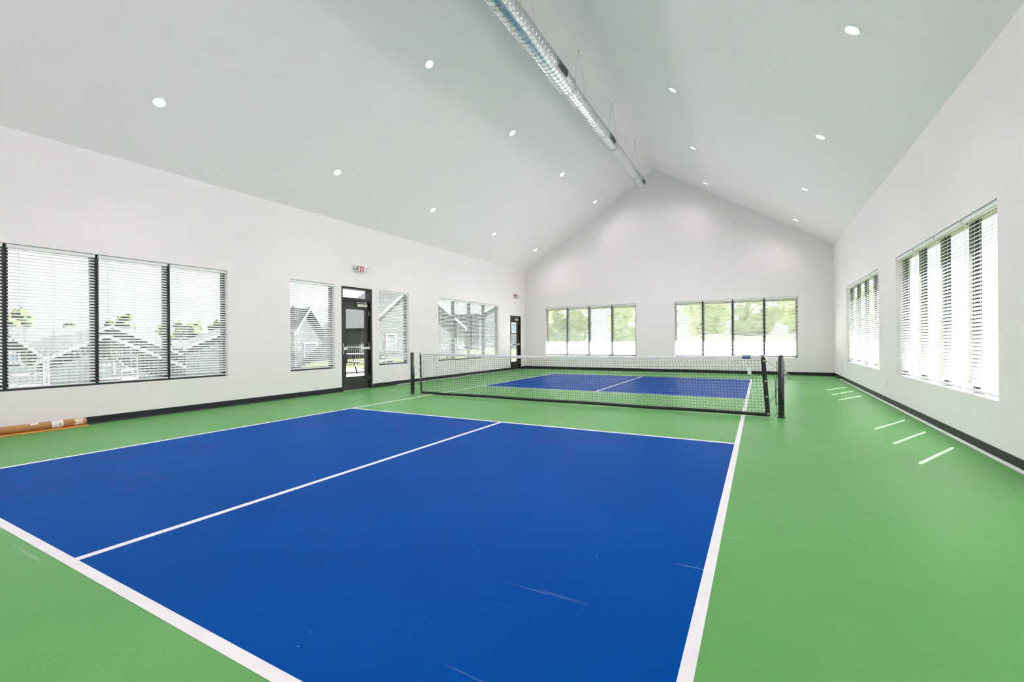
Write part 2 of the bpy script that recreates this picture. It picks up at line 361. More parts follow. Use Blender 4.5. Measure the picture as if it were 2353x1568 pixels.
tag(mk('trim_1', bm, MT['line']), 'thin white strip at the foot of right baseboard', 'trim', kind='structure')
bm = bmesh.new(); prism(bm, [(XL + 0.006, 0), (XL + 0.034, 0), (XL + 0.034, 0.008), (XL + 0.022, 0.014), (XL + 0.006, 0.014)], 'y', 1.4, D2[0])
tag(mk('trim_2', bm, MT['line']), 'thin white strip at the foot of left baseboard behind the net', 'trim', kind='structure')

# ------------------------------------------------------------------ windows and blinds
FD0, FD1 = 0.088, 0.165          # frame depth range measured from the inner wall face
def window(n, side, s0, s1, panes, label):
    loc, rz = WALL[side]; e = tag(empty('window_%d' % n, loc, rz), label, 'window', kind='structure')
    fw, mw = 0.045, 0.092
    bm = bmesh.new()
    bbox(bm, s0, s1, FD0, FD1, WZ0, WZ0 + fw); bbox(bm, s0, s1, FD0, FD1, WZ1 - fw, WZ1)
    bbox(bm, s0, s0 + fw, FD0, FD1, WZ0 + fw, WZ1 - fw); bbox(bm, s1 - fw, s1, FD0, FD1, WZ0 + fw, WZ1 - fw)
    mk('frame', bm, MT['frame'], e)
    p = (s1 - s0) / panes
    for k in range(1, panes):
        c = s0 + k * p; box('mullion', MT['frame'], c - mw / 2, c + mw / 2, FD0 + 0.001, FD1 - 0.001, WZ0 + fw, WZ1 - fw, e)
    for k in range(panes):
        a = s0 + k * p + (fw if k == 0 else mw / 2); b = s0 + (k + 1) * p - (fw if k == panes - 1 else mw / 2)
        box('pane', MT['glass'], a, b, 0.125, 0.131, WZ0 + fw, WZ1 - fw, e)
    return e

PITCH, SLATW, NSL = 0.0425, 0.050, 42
SLATC = {}
def slat_mesh(L):
    k = round(L, 4)
    if k in SLATC: return SLATC[k]
    bm = bmesh.new(); prism(bm, [(-SLATW / 2, -0.0006), (-SLATW / 4, 0.0009), (SLATW / 4, 0.0009), (SLATW / 2, -0.0006), (SLATW / 2, 0.0018), (SLATW / 4, 0.0033), (-SLATW / 4, 0.0033), (-SLATW / 2, 0.0018)], 'x', -L / 2, L / 2)
    bmesh.ops.recalc_face_normals(bm, faces=bm.faces)
    me = bpy.data.meshes.new('slat'); bm.to_mesh(me); bm.free(); me.materials.append(MT['slat']); SLATC[k] = me
    return me

def blind(side, a, b, tilt, label, group, wand=-1):
    """one blind between a and b along the wall"""
    loc, rz = WALL[side]; c = (a + b) / 2; L = b - a
    base = Matrix.Translation(loc) @ Matrix.Rotation(rz, 4, 'Z') @ Vector((c, 0.040, WZ0 + 0.05))
    e = tag(empty('window_blind', base, rz), label, 'window blind', group)
    H = WZ1 - WZ0 - 0.05
    h = L / 2
    bm = bmesh.new(); bbox(bm, -h, h, -0.030, 0.026, H - 0.052, H - 0.007); mk('head_rail', bm, MT['slat'], e, bevel=0.003)
    me = slat_mesh(L - 0.006)
    zt = H - 0.052 - 0.030
    n = int((zt - 0.03) / PITCH) + 1
    for k in range(n):
        o = bpy.data.objects.new('slat', me); COL.objects.link(o); o.parent = e
        o.location = (0, 0, zt - k * PITCH); o.rotation_euler = (tilt, 0, 0)
    bm = bmesh.new(); bbox(bm, -h + 0.003, h - 0.003, -0.025, 0.025, -0.018, 0.0); mk('bottom_rail', bm, MT['slat'], e, bevel=0.003)
    for q in (-0.32, 0.0, 0.32):
        bm = bmesh.new()
        for d in (-1, 1):
            y = d * SLATW / 2 * math.cos(tilt) * 1.04; zz = d * SLATW / 2 * math.sin(tilt)
            tube(bm, [(q * L, y, 0.0), (q * L, y, H - 0.05)], 0.0016, 5)
        mk('ladder_cord', bm, MT['cord'], e)
    bm = bmesh.new(); wx = wand * (h - 0.10)
    tube(bm, [(wx, -0.034, H - 0.05), (wx, -0.036, H - 0.10), (wx + 0.006, -0.040, H - 0.80)], 0.0042, 6)
    tube(bm, [(wx + 0.006, -0.040, H - 0.80), (wx + 0.006, -0.040, H - 0.86)], [0.0045, 0.0075], 6)
    mk('tilt_wand', bm, MT['trimw'], e)
    return e

ORD4 = ['leftmost', 'second from left', 'third from left', 'rightmost']
def window_set(n, side, s0, s1, panes, tilt, wlabel, where, gap, wand=-1):
    window(n, side, s0, s1, panes, wlabel)
    p = (s1 - s0) / panes
    for k in range(panes):
        a = s0 + k * p + (0.012 if k == 0 else gap / 2); b = s0 + (k + 1) * p - (0.012 if k == panes - 1 else gap / 2)
        lab = ('white slatted blind, %s of four in %s' % (ORD4[k], where)) if panes == 4 else 'white slatted blind in %s' % where
        blind(side, a, b, tilt, lab, 'white slatted window blinds', wand)
TL, TB, TR = math.radians(27), math.radians(27), math.radians(36)
window_set(1, 'left', *W1, 4, TL, 'wide four-pane black framed window above the cardboard tube', 'the window above the cardboard tube', 0.040)
window_set(2, 'left', *W2, 1, TL, 'single black framed window left of the glazed exit door', 'the single window left of the transom door', 0.04)
window_set(3, 'left', *W3, 1, TL, 'single black framed window between exit door and net post', 'the single window right of the transom door', 0.04)
window_set(4, 'left', *W4, 4, TL, 'wide four-pane window on left wall behind the net', 'the left wall window behind the net', 0.030)
window_set(5, 'back', *W5, 4, TB, 'wide four-pane window at left of the far gable wall', "the far gable wall's left window", 0.030)
window_set(6, 'back', *W6, 4, TB, 'wide four-pane window at right of the far gable wall', "the far gable wall's right window", 0.030)
window_set(7, 'right', *W7, 4, TR, 'wide window on right wall near the far corner', "the right wall's far window", 0.060)
window_set(8, 'right', *W8, 4, TR, 'wide window on right wall nearest the camera', "the right wall's near window", 0.064)

window_set(9, 'right', *W9, 4, TR, 'added wide window on right wall beside the camera, out of view', 'the added unseen right wall window', 0.030)  # unseen window, added to bring daylight into the near end

# ------------------------------------------------------------------ doors
def door(n, s0, s1, top, leaf_top, label, transom):
    loc, rz = WALL['left']; e = tag(empty('door_%d' % n, loc, rz), label, 'door', kind='structure')
    j = 0.05; d0, d1 = 0.012, 0.19
    bm = bmesh.new()
    bbox(bm, s0, s0 + j, d0, d1, 0, top); bbox(bm, s1 - j, s1, d0, d1, 0, top); bbox(bm, s0 + j, s1 - j, d0, d1, top - j, top)
    bbox(bm, s0 + j, s0 + j + 0.014, 0.118, d1, 0, leaf_top); bbox(bm, s1 - j - 0.014, s1 - j, 0.118, d1, 0, leaf_top)
    if transom: bbox(bm, s0 + j, s1 - j, d0, d1, leaf_top + 0.004, leaf_top + 0.07)
    mk('door_frame', bm, MT['frame'], e)
    if transom: box('transom_pane', MT['glass'], s0 + j, s1 - j, 0.12, 0.126, leaf_top + 0.07, top - j, e)
    a, b = s0 + j + 0.004, s1 - j - 0.004; y0, y1 = 0.072, 0.117
    lf = None
    st, rt, rb = 0.115, 0.19, 0.30
    bm = bmesh.new()
    bbox(bm, a, a + st, y0, y1, 0.012, leaf_top); bbox(bm, b - st, b, y0, y1, 0.012, leaf_top)
    bbox(bm, a + st, b - st, y0, y1, leaf_top - rt, leaf_top); bbox(bm, a + st, b - st, y0, y1, 0.012, 0.012 + rb)
    lf = mk('door_leaf', bm, MT['door'], e)
    box('door_pane', MT['glass'], a + st, b - st, 0.092, 0.098, 0.012 + rb, leaf_top - rt, lf)
    bm = bmesh.new()
    for q in ((a + st, a + st + 0.012, 0.012 + rb, leaf_top - rt), (b - st - 0.012, b - st, 0.012 + rb, leaf_top - rt), (a + st + 0.012, b - st - 0.012, 0.012 + rb, 0.024 + rb), (a + st + 0.012, b - st - 0.012, leaf_top - rt - 0.012, leaf_top - rt)):
        bbox(bm, q[0], q[1], 0.066, 0.0719, q[2], q[3])
    mk('glazing_bead', bm, MT['door'], lf)
    # panic bar with end brackets and lock case
    zb = 1.0
    bm = bmesh.new()
    bbox(bm, a + 0.06, b - 0.02, 0.020, 0.052, zb - 0.022, zb + 0.026)
    bbox(bm, b - 0.075, b - 0.02, 0.014, 0.071, zb - 0.03, zb + 0.034); bbox(bm, a + 0.01, a + 0.085, 0.010, 0.071, zb - 0.036, zb + 0.040)
    pb = mk('push_bar', bm, MT['alum'], lf, bevel=0.004)
    box('bar_insert', MT['door'], a + 0.13, b - 0.30, 0.0195, 0.0205, zb - 0.014, zb + 0.014, pb)
    bm = bmesh.new(); bbox(bm, a + 0.016, a + 0.052, 0.045, 0.0715, zb + 0.045, zb + 0.12); bbox(bm, a + 0.016, a + 0.052, 0.045, 0.0715, zb - 0.12, zb - 0.045)
    mk('lock_case', bm, MT['alum'], lf, bevel=0.004)
    # overhead closer
    bm = bmesh.new(); bbox(bm, b - 0.40, b - 0.10, 0.012, 0.0715, leaf_top - 0.135, leaf_top - 0.065)
    cl = mk('door_closer', bm, MT['alum'], lf, bevel=0.006)
    bm = bmesh.new(); tube(bm, [(b - 0.13, 0.035, leaf_top - 0.055), (b - 0.43, 0.00, leaf_top - 0.035), (b - 0.16, 0.01, leaf_top - 0.025)], 0.009, 8)
    lathe2 = [(0.018, leaf_top - 0.066), (0.018, leaf_top - 0.02)]
    tube(bm, [(b - 0.13, 0.035, leaf_top - 0.066), (b - 0.13, 0.035, leaf_top - 0.03)], 0.018, 10); tube(bm, [(b - 0.43, 0.0, leaf_top - 0.05), (b - 0.43, 0.0, leaf_top - 0.02)], 0.016, 10)
    tube(bm, [(b - 0.16, 0.01, leaf_top - 0.045), (b - 0.16, 0.01, leaf_top - 0.005)], 0.02, 10)
    mk('closer_arm', bm, MT['alum'], lf)
    for z in (0.28, 1.08, 1.86):
        bm = bmesh.new(); tube(bm, [(b + 0.004, 0.066, z - 0.055), (b + 0.004, 0.066, z + 0.055)], 0.009, 8); mk('hinge', bm, MT['alum'], lf)
    box('threshold', MT['alum'], s0 + 0.002, s1 - 0.002, 0.02, 0.19, 0.0, 0.011, e)
    return e
door(1, *D1, D1Z, 2.142, 'black framed glazed exit door with transom pane and push bar', True)
door(2, *D2, D2Z, 2.085, 'black framed glazed exit door in the far left corner', False)

# ------------------------------------------------------------------ exit signs
def letters(bm, h, w, sw, d0, d1):
    """EXIT in plain block strokes, centred on x, base z=0"""
    gap = w * 0.34; X = -(3 * w + sw + 3 * gap) / 2
    bbox(bm, X, X + sw, d0, d1, 0, h)
    for z in (0, (h - sw) / 2, h - sw): bbox(bm, X + sw, X + w, d0, d1, z, z + sw)
    X += w + gap
    for m in (0, 1):
        p = [(X, 0), (X + sw * 1.15, 0), (X + w, h), (X + w - sw * 1.15, h)]
        if m: p = [(2 * X + w - q[0], q[1]) for q in p]
        prism(bm, p, 'y', d0 + 0.0002 * m, d1)
    X += w + gap; bbox(bm, X, X + sw, d0, d1, 0, h)
    X += sw + gap; bbox(bm, X, X + w, d0, d1, h - sw, h); bbox(bm, X + (w - sw) / 2, X + (w + sw) / 2, d0, d1, 0, h - sw)

def exit_sign(s, zc, label):
    loc, rz = WALL['left']
    base = Matrix.Translation(loc) @ Matrix.Rotation(rz, 4, 'Z') @ Vector((s, 0, zc))
    e = tag(empty('exit_sign', base, rz), label, 'exit sign', 'wall exit signs')
    bm = bmesh.new(); bbox(bm, -0.135, 0.135, -0.048, -0.001, -0.088, 0.088); mk('housing', bm, MT['trimw'], e, bevel=0.006)
    bm = bmesh.new(); letters(bm, 0.142, 0.044, 0.0155, -0.0515, -0.048); mk('lettering', bm, MT['red'], e, loc=(0, 0, -0.072))
    for sgn in (-1, 1):
        hd = empty('lamp_head', (sgn * 0.185, -0.075, 0.005), 0, (math.radians(18), 0, sgn * 0.25)); hd.parent = e
        bm = bmesh.new(); lathe(bm, [(0.0, 0.045), (0.030, 0.042), (0.044, 0.015), (0.046, -0.022), (0.040, -0.024), (0.036, -0.010), (0.0, -0.006)], 24, 'y')
        hd2 = mk('lamp_shell', bm, MT['greyp'] if sgn < 0 else MT['trimw'], hd, smooth=True, autosm=40)
        bm = bmesh.new(); lathe(bm, [(0.0, -0.014), (0.02, -0.0135), (0.036, -0.011)], 24, 'y'); mk('lamp_glass', bm, MT['reflector'], hd)
        bm = bmesh.new(); tube(bm, [(sgn * 0.13, -0.03, 0.0), (sgn * 0.16, -0.035, 0.004), (sgn * 0.183, -0.05, 0.005)], 0.010, 8); mk('lamp_neck', bm, MT['trimw'], e)
    return e
exit_sign(0.160, 2.918, 'white EXIT sign with two lamp heads above the transom door')
exit_sign(8.12, 2.922, 'white EXIT sign above the far corner door')

# ------------------------------------------------------------------ outlets
def outlet(side, s, zc, label):
    loc, rz = WALL[side]; base = Matrix.Translation(loc) @ Matrix.Rotation(rz, 4, 'Z') @ Vector((s, 0, zc))
    e = tag(empty('wall_outlet', base, rz), label, 'wall outlet', 'wall outlets')
    bm = bmesh.new(); bbox(bm, -0.035, 0.035, -0.006, 0, -0.057, 0.057); mk('cover_plate', bm, MT['trimw'], e, bevel=0.003)
    for z in (-0.024, 0.024):
        bm = bmesh.new(); bbox(bm, -0.017, 0.017, -0.0085, -0.006, z - 0.015, z + 0.015); r = mk('receptacle', bm, MT['trimw'], e, bevel=0.003)
        bm = bmesh.new()
        for x in (-0.006, 0.006): bbox(bm, x - 0.0012, x + 0.0012, -0.0089, -0.0085, z - 0.003, z + 0.007)
        bbox(bm, -0.002, 0.002, -0.0089, -0.0085, z - 0.010, z - 0.006); mk('slots', bm, MT['greyp'], r)
outlet('left', -2.287, 0.359, 'white wall outlet between the wide window and single window')
outlet('right', -2.54, 0.351, 'white wall outlet below and between the two right wall windows')
outlet('right', -7.56, 0.356, 'white wall outlet on right wall by the far corner')

# ------------------------------------------------------------------ ceiling downlights
def slope_z(x): return ZE + (ZRIDGE - ZE) * ((x - XL) / (XRIDGE - XL) if x < XRIDGE else (XR - x) / (XR - XRIDGE))
ROWS = [(-4.275, 'lower row of the left slope', (-4.415, -1.33, 1.72, 4.81, 7.855)), (-1.888, 'upper row of the left slope', (-1.325, 1.73, 4.80, 7.855)),
        (1.765, 'upper row of the right slope', (1.715, 4.82, 7.84)), (4.193, 'lower row of the right slope', (-1.40, 1.65, 4.72, 7.82))]
HID = [(-4.275, (-7.46,)), (-1.888, (-7.46, -4.40)), (1.765, (-7.46, -4.43, -1.36)), (4.193, (-7.5, -4.46))]  # unseen lamps continuing the rows, added to light the near end
ORDN = ['nearest', 'second nearest', 'middle', 'fourth', 'farthest']
DL = {}
def downlight(x, y, label, group):
    a = math.atan2(ZRIDGE - ZE, XRIDGE - XL) if x < XRIDGE else -math.atan2(ZRIDGE - ZE, XR - XRIDGE)
    e = tag(empty('ceiling_downlight', (x, y, slope_z(x)), 0, (0, -a, 0)), label, 'ceiling light', group)
    if not DL:
        bm = bmesh.new(); lathe(bm, [(0.071, -0.008), (0.078, -0.012), (0.092, -0.008), (0.097, -0.001), (0.071, -0.001)], 40); bm2 = bmesh.new()
        DL['t'] = mk('trim_ring', bm, MT['trimw'], e, smooth=True, autosm=40)
        lathe(bm2, [(0.0005, -0.0085), (0.04, -0.0080), (0.0705, -0.0055), (0.0705, -0.0015), (0.0005, -0.0015)], 40)
        DL['l'] = mk('lens', bm2, MT['lens'], e, smooth=True, autosm=40)
        li = bpy.data.lights.new('lamp', 'SPOT'); li.spot_size = math.radians(150); li.spot_blend = 0.7; li.shadow_soft_size = 0.06; li.energy = LAMP; li.color = (1.0, 0.89, 0.945)
        DL['far'] = li.copy(); DL['far'].energy = LAMP * 0.38
        DL['a'] = bpy.data.objects.new('lamp', li); COL.objects.link(DL['a']); DL['a'].parent = e; DL['a'].location = (0, 0, -0.012)
    else:
        for k in 'tla':
            c = mesh_copy(DL[k], e)
            if k == 'a' and y > 7: c.data = DL['far']
    return e
for x, where, ys in ROWS:
    n = len(ys); names = {5: ORDN, 4: ['nearest', 'second nearest', 'third nearest', 'farthest'], 3: ['nearest', 'middle', 'farthest']}[n]
    for nm, y in zip(names, ys):
        downlight(x, y, 'round white downlight, %s visible in the %s' % (nm, where), 'recessed ceiling downlights')
for x, ys in HID:
    for y in ys: downlight(x, y, 'round white downlight out of view above or behind the camera', 'downlights out of view')

# ------------------------------------------------------------------ spiral duct
DX, DZ = -0.06, 6.185
duct = tag(empty('spiral_duct', (DX, 0, DZ - 0.175)), 'round galvanised spiral air duct hung under the ridge', 'air duct')
def spiral(y0, y1, r, pitch=0.118):
    bm = bmesh.new(); seg = 48; step = pitch / 16; n = int(round((y1 - y0) / step)); prev = None
    for i in range(n + 1):
        y = y0 + (y1 - y0) * i / n; ring = []
        for k in range(seg):
            a = 2 * PI * k / seg; ph = ((y / pitch - a / (2 * PI)) % 1.0); d = min(ph, 1 - ph)
            rr = r + (0.0055 if d < 0.035 else 0.0)
            ring.append(bm.verts.new((rr * math.cos(a), y, rr * math.sin(a) + 0.175)))
        if prev:
            ym = y - (y1 - y0) / n / 2
            for k in range(seg):
                f = bm.faces.new((prev[k], prev[(k + 1) % seg], ring[(k + 1) % seg], ring[k]))
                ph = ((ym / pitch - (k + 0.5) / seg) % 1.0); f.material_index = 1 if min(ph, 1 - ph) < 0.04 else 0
        else: bm.faces.new(ring[::-1])
        prev = ring
    bm.faces.new(prev); return bm
SECT = [(YF + 0.005, 0.70, 0.175), (0.70, 3.83, 0.140), (3.83, 7.08, 0.124)]
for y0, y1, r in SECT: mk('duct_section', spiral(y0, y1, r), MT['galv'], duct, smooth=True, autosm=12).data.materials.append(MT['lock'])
def collar(y0, y1, ra, rb):
    bm = bmesh.new(); lathe(bm, [(ra - 0.004, y0 - 0.001), (ra + 0.005, y0), (ra + 0.005, y0 + 0.03), (rb + 0.006, y1 - 0.02), (rb + 0.006, y1), (rb - 0.004, y1 + 0.001)], 48, 'y')
    mk('collar', bm, MT['seam'], duct, loc=(0, 0, 0.175), smooth=True, autosm=40)
collar(0.655, 0.76, 0.175, 0.140); collar(3.79, 3.88, 0.140, 0.124)
bm = bmesh.new(); lathe(bm, [(0.0, 7.087), (0.10, 7.086), (0.120, 7.083), (0.127, 7.07), (0.127, 7.03), (0.122, 7.029)], 48, 'y'); mk('end_cap', bm, MT['seam'], duct, loc=(0, 0, 0.175), smooth=True, autosm=40)
for y in (-8.0, -6.5, -5.0, -3.5, -1.95): 
    bm = bmesh.new(); lathe(bm, [(0.174, y - 0.03), (0.181, y - 0.029), (0.181, y + 0.029), (0.174, y + 0.03)], 48, 'y'); mk('collar', bm, MT['seam'], duct, loc=(0, 0, 0.175), smooth=True, autosm=40)
def register(y0, y1, r, ang, half):
    """curved supply register set on the duct side; ang measured from +x, negative = below"""
    bm = bmesh.new(); n = 6; f = 0.03
    def P(a, y, rr): return (rr * math.cos(a), y, rr * math.sin(a))
    def patch(a0, a1, ya, yb, ri, ro):
        prev = None
        for i in range(n + 1):
            a = a0 + (a1 - a0) * i / n
            cur = [bm.verts.new(P(a, ya, ri)), bm.verts.new(P(a, yb, ri)), bm.verts.new(P(a, yb, ro)), bm.verts.new(P(a, ya, ro))]
            if prev:
                for k in range(4): bm.faces.new((prev[k], prev[(k + 1) % 4], cur[(k + 1) % 4], cur[k]))
            else: bm.faces.new(cur[::-1])
            prev = cur
        bm.faces.new(prev)
    fa = f / r
    patch(ang - half - fa, ang + half + fa, y0 - f, y0, r + 0.001, r + 0.016); patch(ang - half - fa, ang + half + fa, y1, y1 + f, r + 0.001, r + 0.016)
    patch(ang - half - fa, ang - half, y0, y1, r + 0.001, r + 0.016); patch(ang + half, ang + half + fa, y0, y1, r + 0.001, r + 0.016)
    g = mk('register_frame', bm, MT['seam'], duct, loc=(0, 0, 0.175))
    bm = bmesh.new(); patch(ang - half, ang + half, y0, y1, r + 0.0035, r + 0.006); mk('register_core', bm, MT['grille'], g)
    bm = bmesh.new(); m = 9
    for i in range(1, m):
        y = y0 + (y1 - y0) * i / m; patch(ang - half, ang + half, y - 0.004, y + 0.004, r + 0.006, r + 0.012)
    mk('louvers', bm, MT['greyp'], g)
for y0, y1, r, h in ((-0.17, 0.24, 0.175, 0.36), (3.13, 3.55, 0.140, 0.40), (6.62, 6.98, 0.124, 0.42)):
    register(y0, y1, r, math.radians(-12), h); register(y0, y1, r, math.radians(-168), h)
for y in (-8.39, -5.97, -3.54, -1.12, 1.31, 3.73, 6.15):
    r = 0.176 if y < 0.7 else 0.142 if y < 3.8 else 0.126
    bm = bmesh.new(); zt = ZRIDGE - DZ + 0.175 - 0.012
    for s in (-1, 1): tube(bm, [(XRIDGE - DX, y, zt), (s * r, y, 0.175 + 0.02), (s * r * 0.98, y, 0.175 - 0.02)], 0.0026, 6)
    pts = [(r * math.cos(a), y, 0.175 + r * math.sin(a)) for a in [(-PI) * i / 16 for i in range(17)]]; tube(bm, pts, 0.0026, 6)
    bbox(bm, XRIDGE - DX - 0.02, XRIDGE - DX + 0.02, y - 0.012, y + 0.012, zt - 0.004, zt + 0.006)
    mk('hanger_wire', bm, MT['wire'], duct)

# ------------------------------------------------------------------ net and posts
PX = 3.50
def net_post(x, label, sgn, winch):
    e = tag(empty('net_post', (x, 0, 0)), label, 'net post', 'net posts')
    bm = bmesh.new(); R_ = 0.041
    prof = [(0.0005, 0.0), (0.052, 0.0), (0.052, 0.018), (R_, 0.024), (R_, 0.885)] + [(R_ * math.cos(a), 0.885 + R_ * 0.85 * math.sin(a)) for a in [PI / 2 * i / 6 for i in range(1, 7)]]
    prof[-1] = (0.0005, prof[-1][1]); lathe(bm, prof, 32); mk('post_tube', bm, MT['post'], e, smooth=True, autosm=45)
    bm = bmesh.new()
    for z in (0.05, 0.2, 0.4, 0.6, 0.8): tube(bm, [(-sgn * (R_ - 0.005), 0, z), (-sgn * (R_ + 0.018), 0, z), (-sgn * (R_ + 0.018), 0, z + 0.014), (-sgn * (R_ - 0.005), 0, z + 0.014)], 0.003, 6)
    tube(bm, [(-sgn * (R_ + 0.016), 0, 0.03), (-sgn * (R_ + 0.016), 0, 0.84)], 0.0035, 6)
    mk('lacing_rod', bm, MT['post'], e)
    bm = bmesh.new()
    for a in range(6):
        q = 2 * PI * a / 6; tube(bm, [(0.047 * math.cos(q), 0.047 * math.sin(q), 0.018), (0.047 * math.cos(q), 0.047 * math.sin(q), 0.023)], 0.004, 6)
    mk('base_screws', bm, MT['alum'], e)
    if winch:
        bm = bmesh.new(); bbox(bm, R_ - 0.006, R_ + 0.014, -0.020, 0.020, 0.50, 0.84); bbox(bm, R_ + 0.010, R_ + 0.034, -0.024, 0.024, 0.58, 0.67); mk('winch_plate', bm, MT['alum'], e, bevel=0.003)
        bm = bmesh.new(); tube(bm, [(R_ + 0.02, -0.03, 0.63), (R_ + 0.02, 0.03, 0.63)], 0.022, 14); tube(bm, [(R_ + 0.034, 0, 0.64), (R_ + 0.056, 0, 0.64), (R_ + 0.056, 0, 0.56)], 0.006, 8); mk('winch_crank', bm, MT['greyp'], e)
        bm = bmesh.new(); tube(bm, [(R_ + 0.008, -0.014, 0.70), (R_ + 0.018, -0.020, 0.70)], 0.014, 12); tube(bm, [(R_ + 0.008, -0.014, 0.76), (R_ + 0.018, -0.020, 0.76)], 0.012, 12); mk('winch_bolts', bm, MT['greyp'], e)
    return e
net_post(-PX, 'glossy black net post at the left end of the net', -1, False)
net_post(PX + 0.02, 'glossy black net post with metal winch at the right end', 1, True)

net = tag(empty('pickleball_net', (0, 0, 0)), 'black mesh net with white top tape across the court', 'net')
NL, NR, NB = -3.285, 3.365, 0.03
def ztop(x): return 0.870 + 0.052 * (x / 3.33) ** 2
def bow(x, z):   # slack of the right edge: hangs inward near the top
    return 0.0
def xr_edge(z): return NR - 0.055 * max(0, (z - 0.1) / 0.8) ** 1.0
def xl_edge(z): return NL + 0.0 + 0.020 * (1 - z)
def pos(t, z):
    return xl_edge(z) + (xr_edge(z) - xl_edge(z)) * t
CELL = 0.0455
nv = int((NR - NL) / CELL)
bm = bmesh.new(); rs = 0.0023
rowz = [NB + 0.03 + CELL * k for k in range(19)]
for i in range(nv + 1):
    t = i / nv; pts = []
    zt = ztop(NL + (NR - NL) * t) - 0.03
    off = 0
    z = NB + 0.02; k = 0
    while z < zt:
        pts.append((pos(t, z) + (0.0060 if k % 2 else -0.0060) * (1 if i % 2 else 0.6), 0.0, z)); z += CELL; k += 1
        if z < zt: pts.append((pos(t, z - 0.008) + (0.0060 if (k + 1) % 2 else -0.0060) * (1 if i % 2 else 0.6), 0.0, z - 0.006))
    pts.append((pos(t, zt), 0, zt)); tube(bm, pts, rs, 4, False)
for k in range(19):
    pts = []
    for i in range(0, nv + 1, 2):
        t = i / nv; x0 = NL + (NR - NL) * t; f = (k + 0.7) / 19.0
        z = NB + 0.02 + (ztop(x0) - 0.03 - NB - 0.02) * f
        pts.append((pos(t, z), 0.0008, z + 0.002 * math.sin(i * 1.7 + k)))
    tube(bm, pts, rs, 4, False)
tag(mk('netting', bm, MT['netk'], net), kind='stuff')
# top tape, folded over the cord
bm = bmesh.new(); N = 120; prev = None
for i in range(N + 1):
    x = NL + 0.01 + (NR - 0.045 - NL) * i / N; zt = ztop(x)
    wv = 0.0016 * math.sin(x * 31) + 0.0012 * math.sin(x * 83 + 1)
    prof = [(-0.005, zt - 0.058 + wv), (-0.0085, zt - 0.030), (-0.0075 + wv, zt - 0.006), (0, zt), (0.0075 + wv, zt - 0.006), (0.0085, zt - 0.030), (0.005, zt - 0.058 + wv)]
    cur = [bm.verts.new((x, p[0], p[1])) for p in prof]
    if prev:
        for k in range(7): bm.faces.new((prev[k], prev[(k + 1) % 7], cur[(k + 1) % 7], cur[k]))
    else: bm.faces.new(cur)
    prev = cur
bm.faces.new(prev[::-1]); tape = mk('top_tape', bm, MT['tape'], net, smooth=True, autosm=50)
# bottom hem
bm = bmesh.new(); prev = None
for i in range(N + 1):
    x = NL + 0.015 + (NR - NL - 0.015) * i / N; zc = 0.046 - 0.012 * (i / N) + 0.003 * math.sin(x * 3)
    cur = [bm.verts.new((x, 0.011 * math.cos(a), zc + 0.027 * math.sin(a))) for a in [2 * PI * k / 10 for k in range(10)]]
    if prev:
        for k in range(10): bm.faces.new((prev[k], prev[(k + 1) % 10], cur[(k + 1) % 10], cur[k]))
    else: bm.faces.new(cur)
    prev = cur
bm.faces.new(prev[::-1]); mk('bottom_hem', bm, MT['vinyl'], net, smooth=True, autosm=50)
# side tapes
for sgn, fe in ((-1, xl_edge), (1, xr_edge)):
    bm = bmesh.new(); prev = None
    wd = 0.030 if sgn < 0 else 0.060
    n = 40
    for i in range(n + 1):
        z = 0.02 + (ztop(NR) - 0.012 - 0.02) * i / n
        xe = fe(z); bulge = 0.004 * math.sin(i * 1.9) + 0.003 * math.sin(i * 4.1)
        a, b = (xe - 0.004, xe + wd) if sgn < 0 else (xe - wd + 0.01, xe + 0.010)
        cur = [bm.verts.new(p) for p in ((a, -0.006, z), ((a + b) / 2, -0.012 - bulge, z), (b, -0.006, z), (b, 0.006, z), ((a + b) / 2, 0.012 + bulge, z), (a, 0.006, z))]
        if prev:
            for k in range(6): bm.faces.new((prev[k], prev[(k + 1) % 6], cur[(k + 1) % 6], cur[k]))
        else: bm.faces.new(cur)
        prev = cur
    bm.faces.new(prev[::-1]); st = mk('side_tape', bm, MT['vinyl'], net, smooth=True, autosm=60)
    for z in ((0.045, 0.30, 0.53, 0.83) if sgn > 0 else (0.05, 0.34, 0.62, 0.88)):
        xe = fe(z) + (0.012 if sgn < 0 else -0.014)
        bm = bmesh.new(); lathe(bm, [(0.0045, -0.012), (0.006, -0.0195), (0.0115, -0.0195), (0.013, -0.015), (0.013, -0.010)], 16, 'y'); mk('grommet', bm, MT['brass'], st, loc=(xe, 0, z), smooth=True)
    # lacing cord zig-zag to the post rod
    bm = bmesh.new(); xp = sgn * (PX + (0.02 if sgn > 0 else 0) - 0.067)
    zz = [0.045, 0.03, 0.30, 0.28, 0.53, 0.55, 0.83, 0.82]
    pts = []
    for i, z in enumerate((0.05, 0.02, 0.17, 0.34, 0.22, 0.42, 0.53, 0.60, 0.66, 0.74, 0.84)):
        pts.append((fe(z) + sgn * 0.004, -0.004, z) if i % 2 == 0 else (xp, -0.004, z))
    tube(bm, pts, 0.0026, 5); tube(bm, [(fe(0.86), 0, ztop(NR) - 0.01), (sgn * (PX + (0.02 if sgn > 0 else 0) - 0.046), 0, 0.87 if sgn > 0 else 0.885)], 0.0016, 5)
    if sgn > 0:   # loose cord end by the winch
        tube(bm, [(xp - 0.02, -0.006, 0.60), (xp - 0.004, -0.012, 0.53), (xp - 0.010, -0.012, 0.47), (xp - 0.002, -0.012, 0.43), (xp - 0.004, -0.010, 0.30), (xp + 0.0, -0.012, 0.18)], 0.0045, 6)
    mk('lacing_cord', bm, MT['netk'], net)
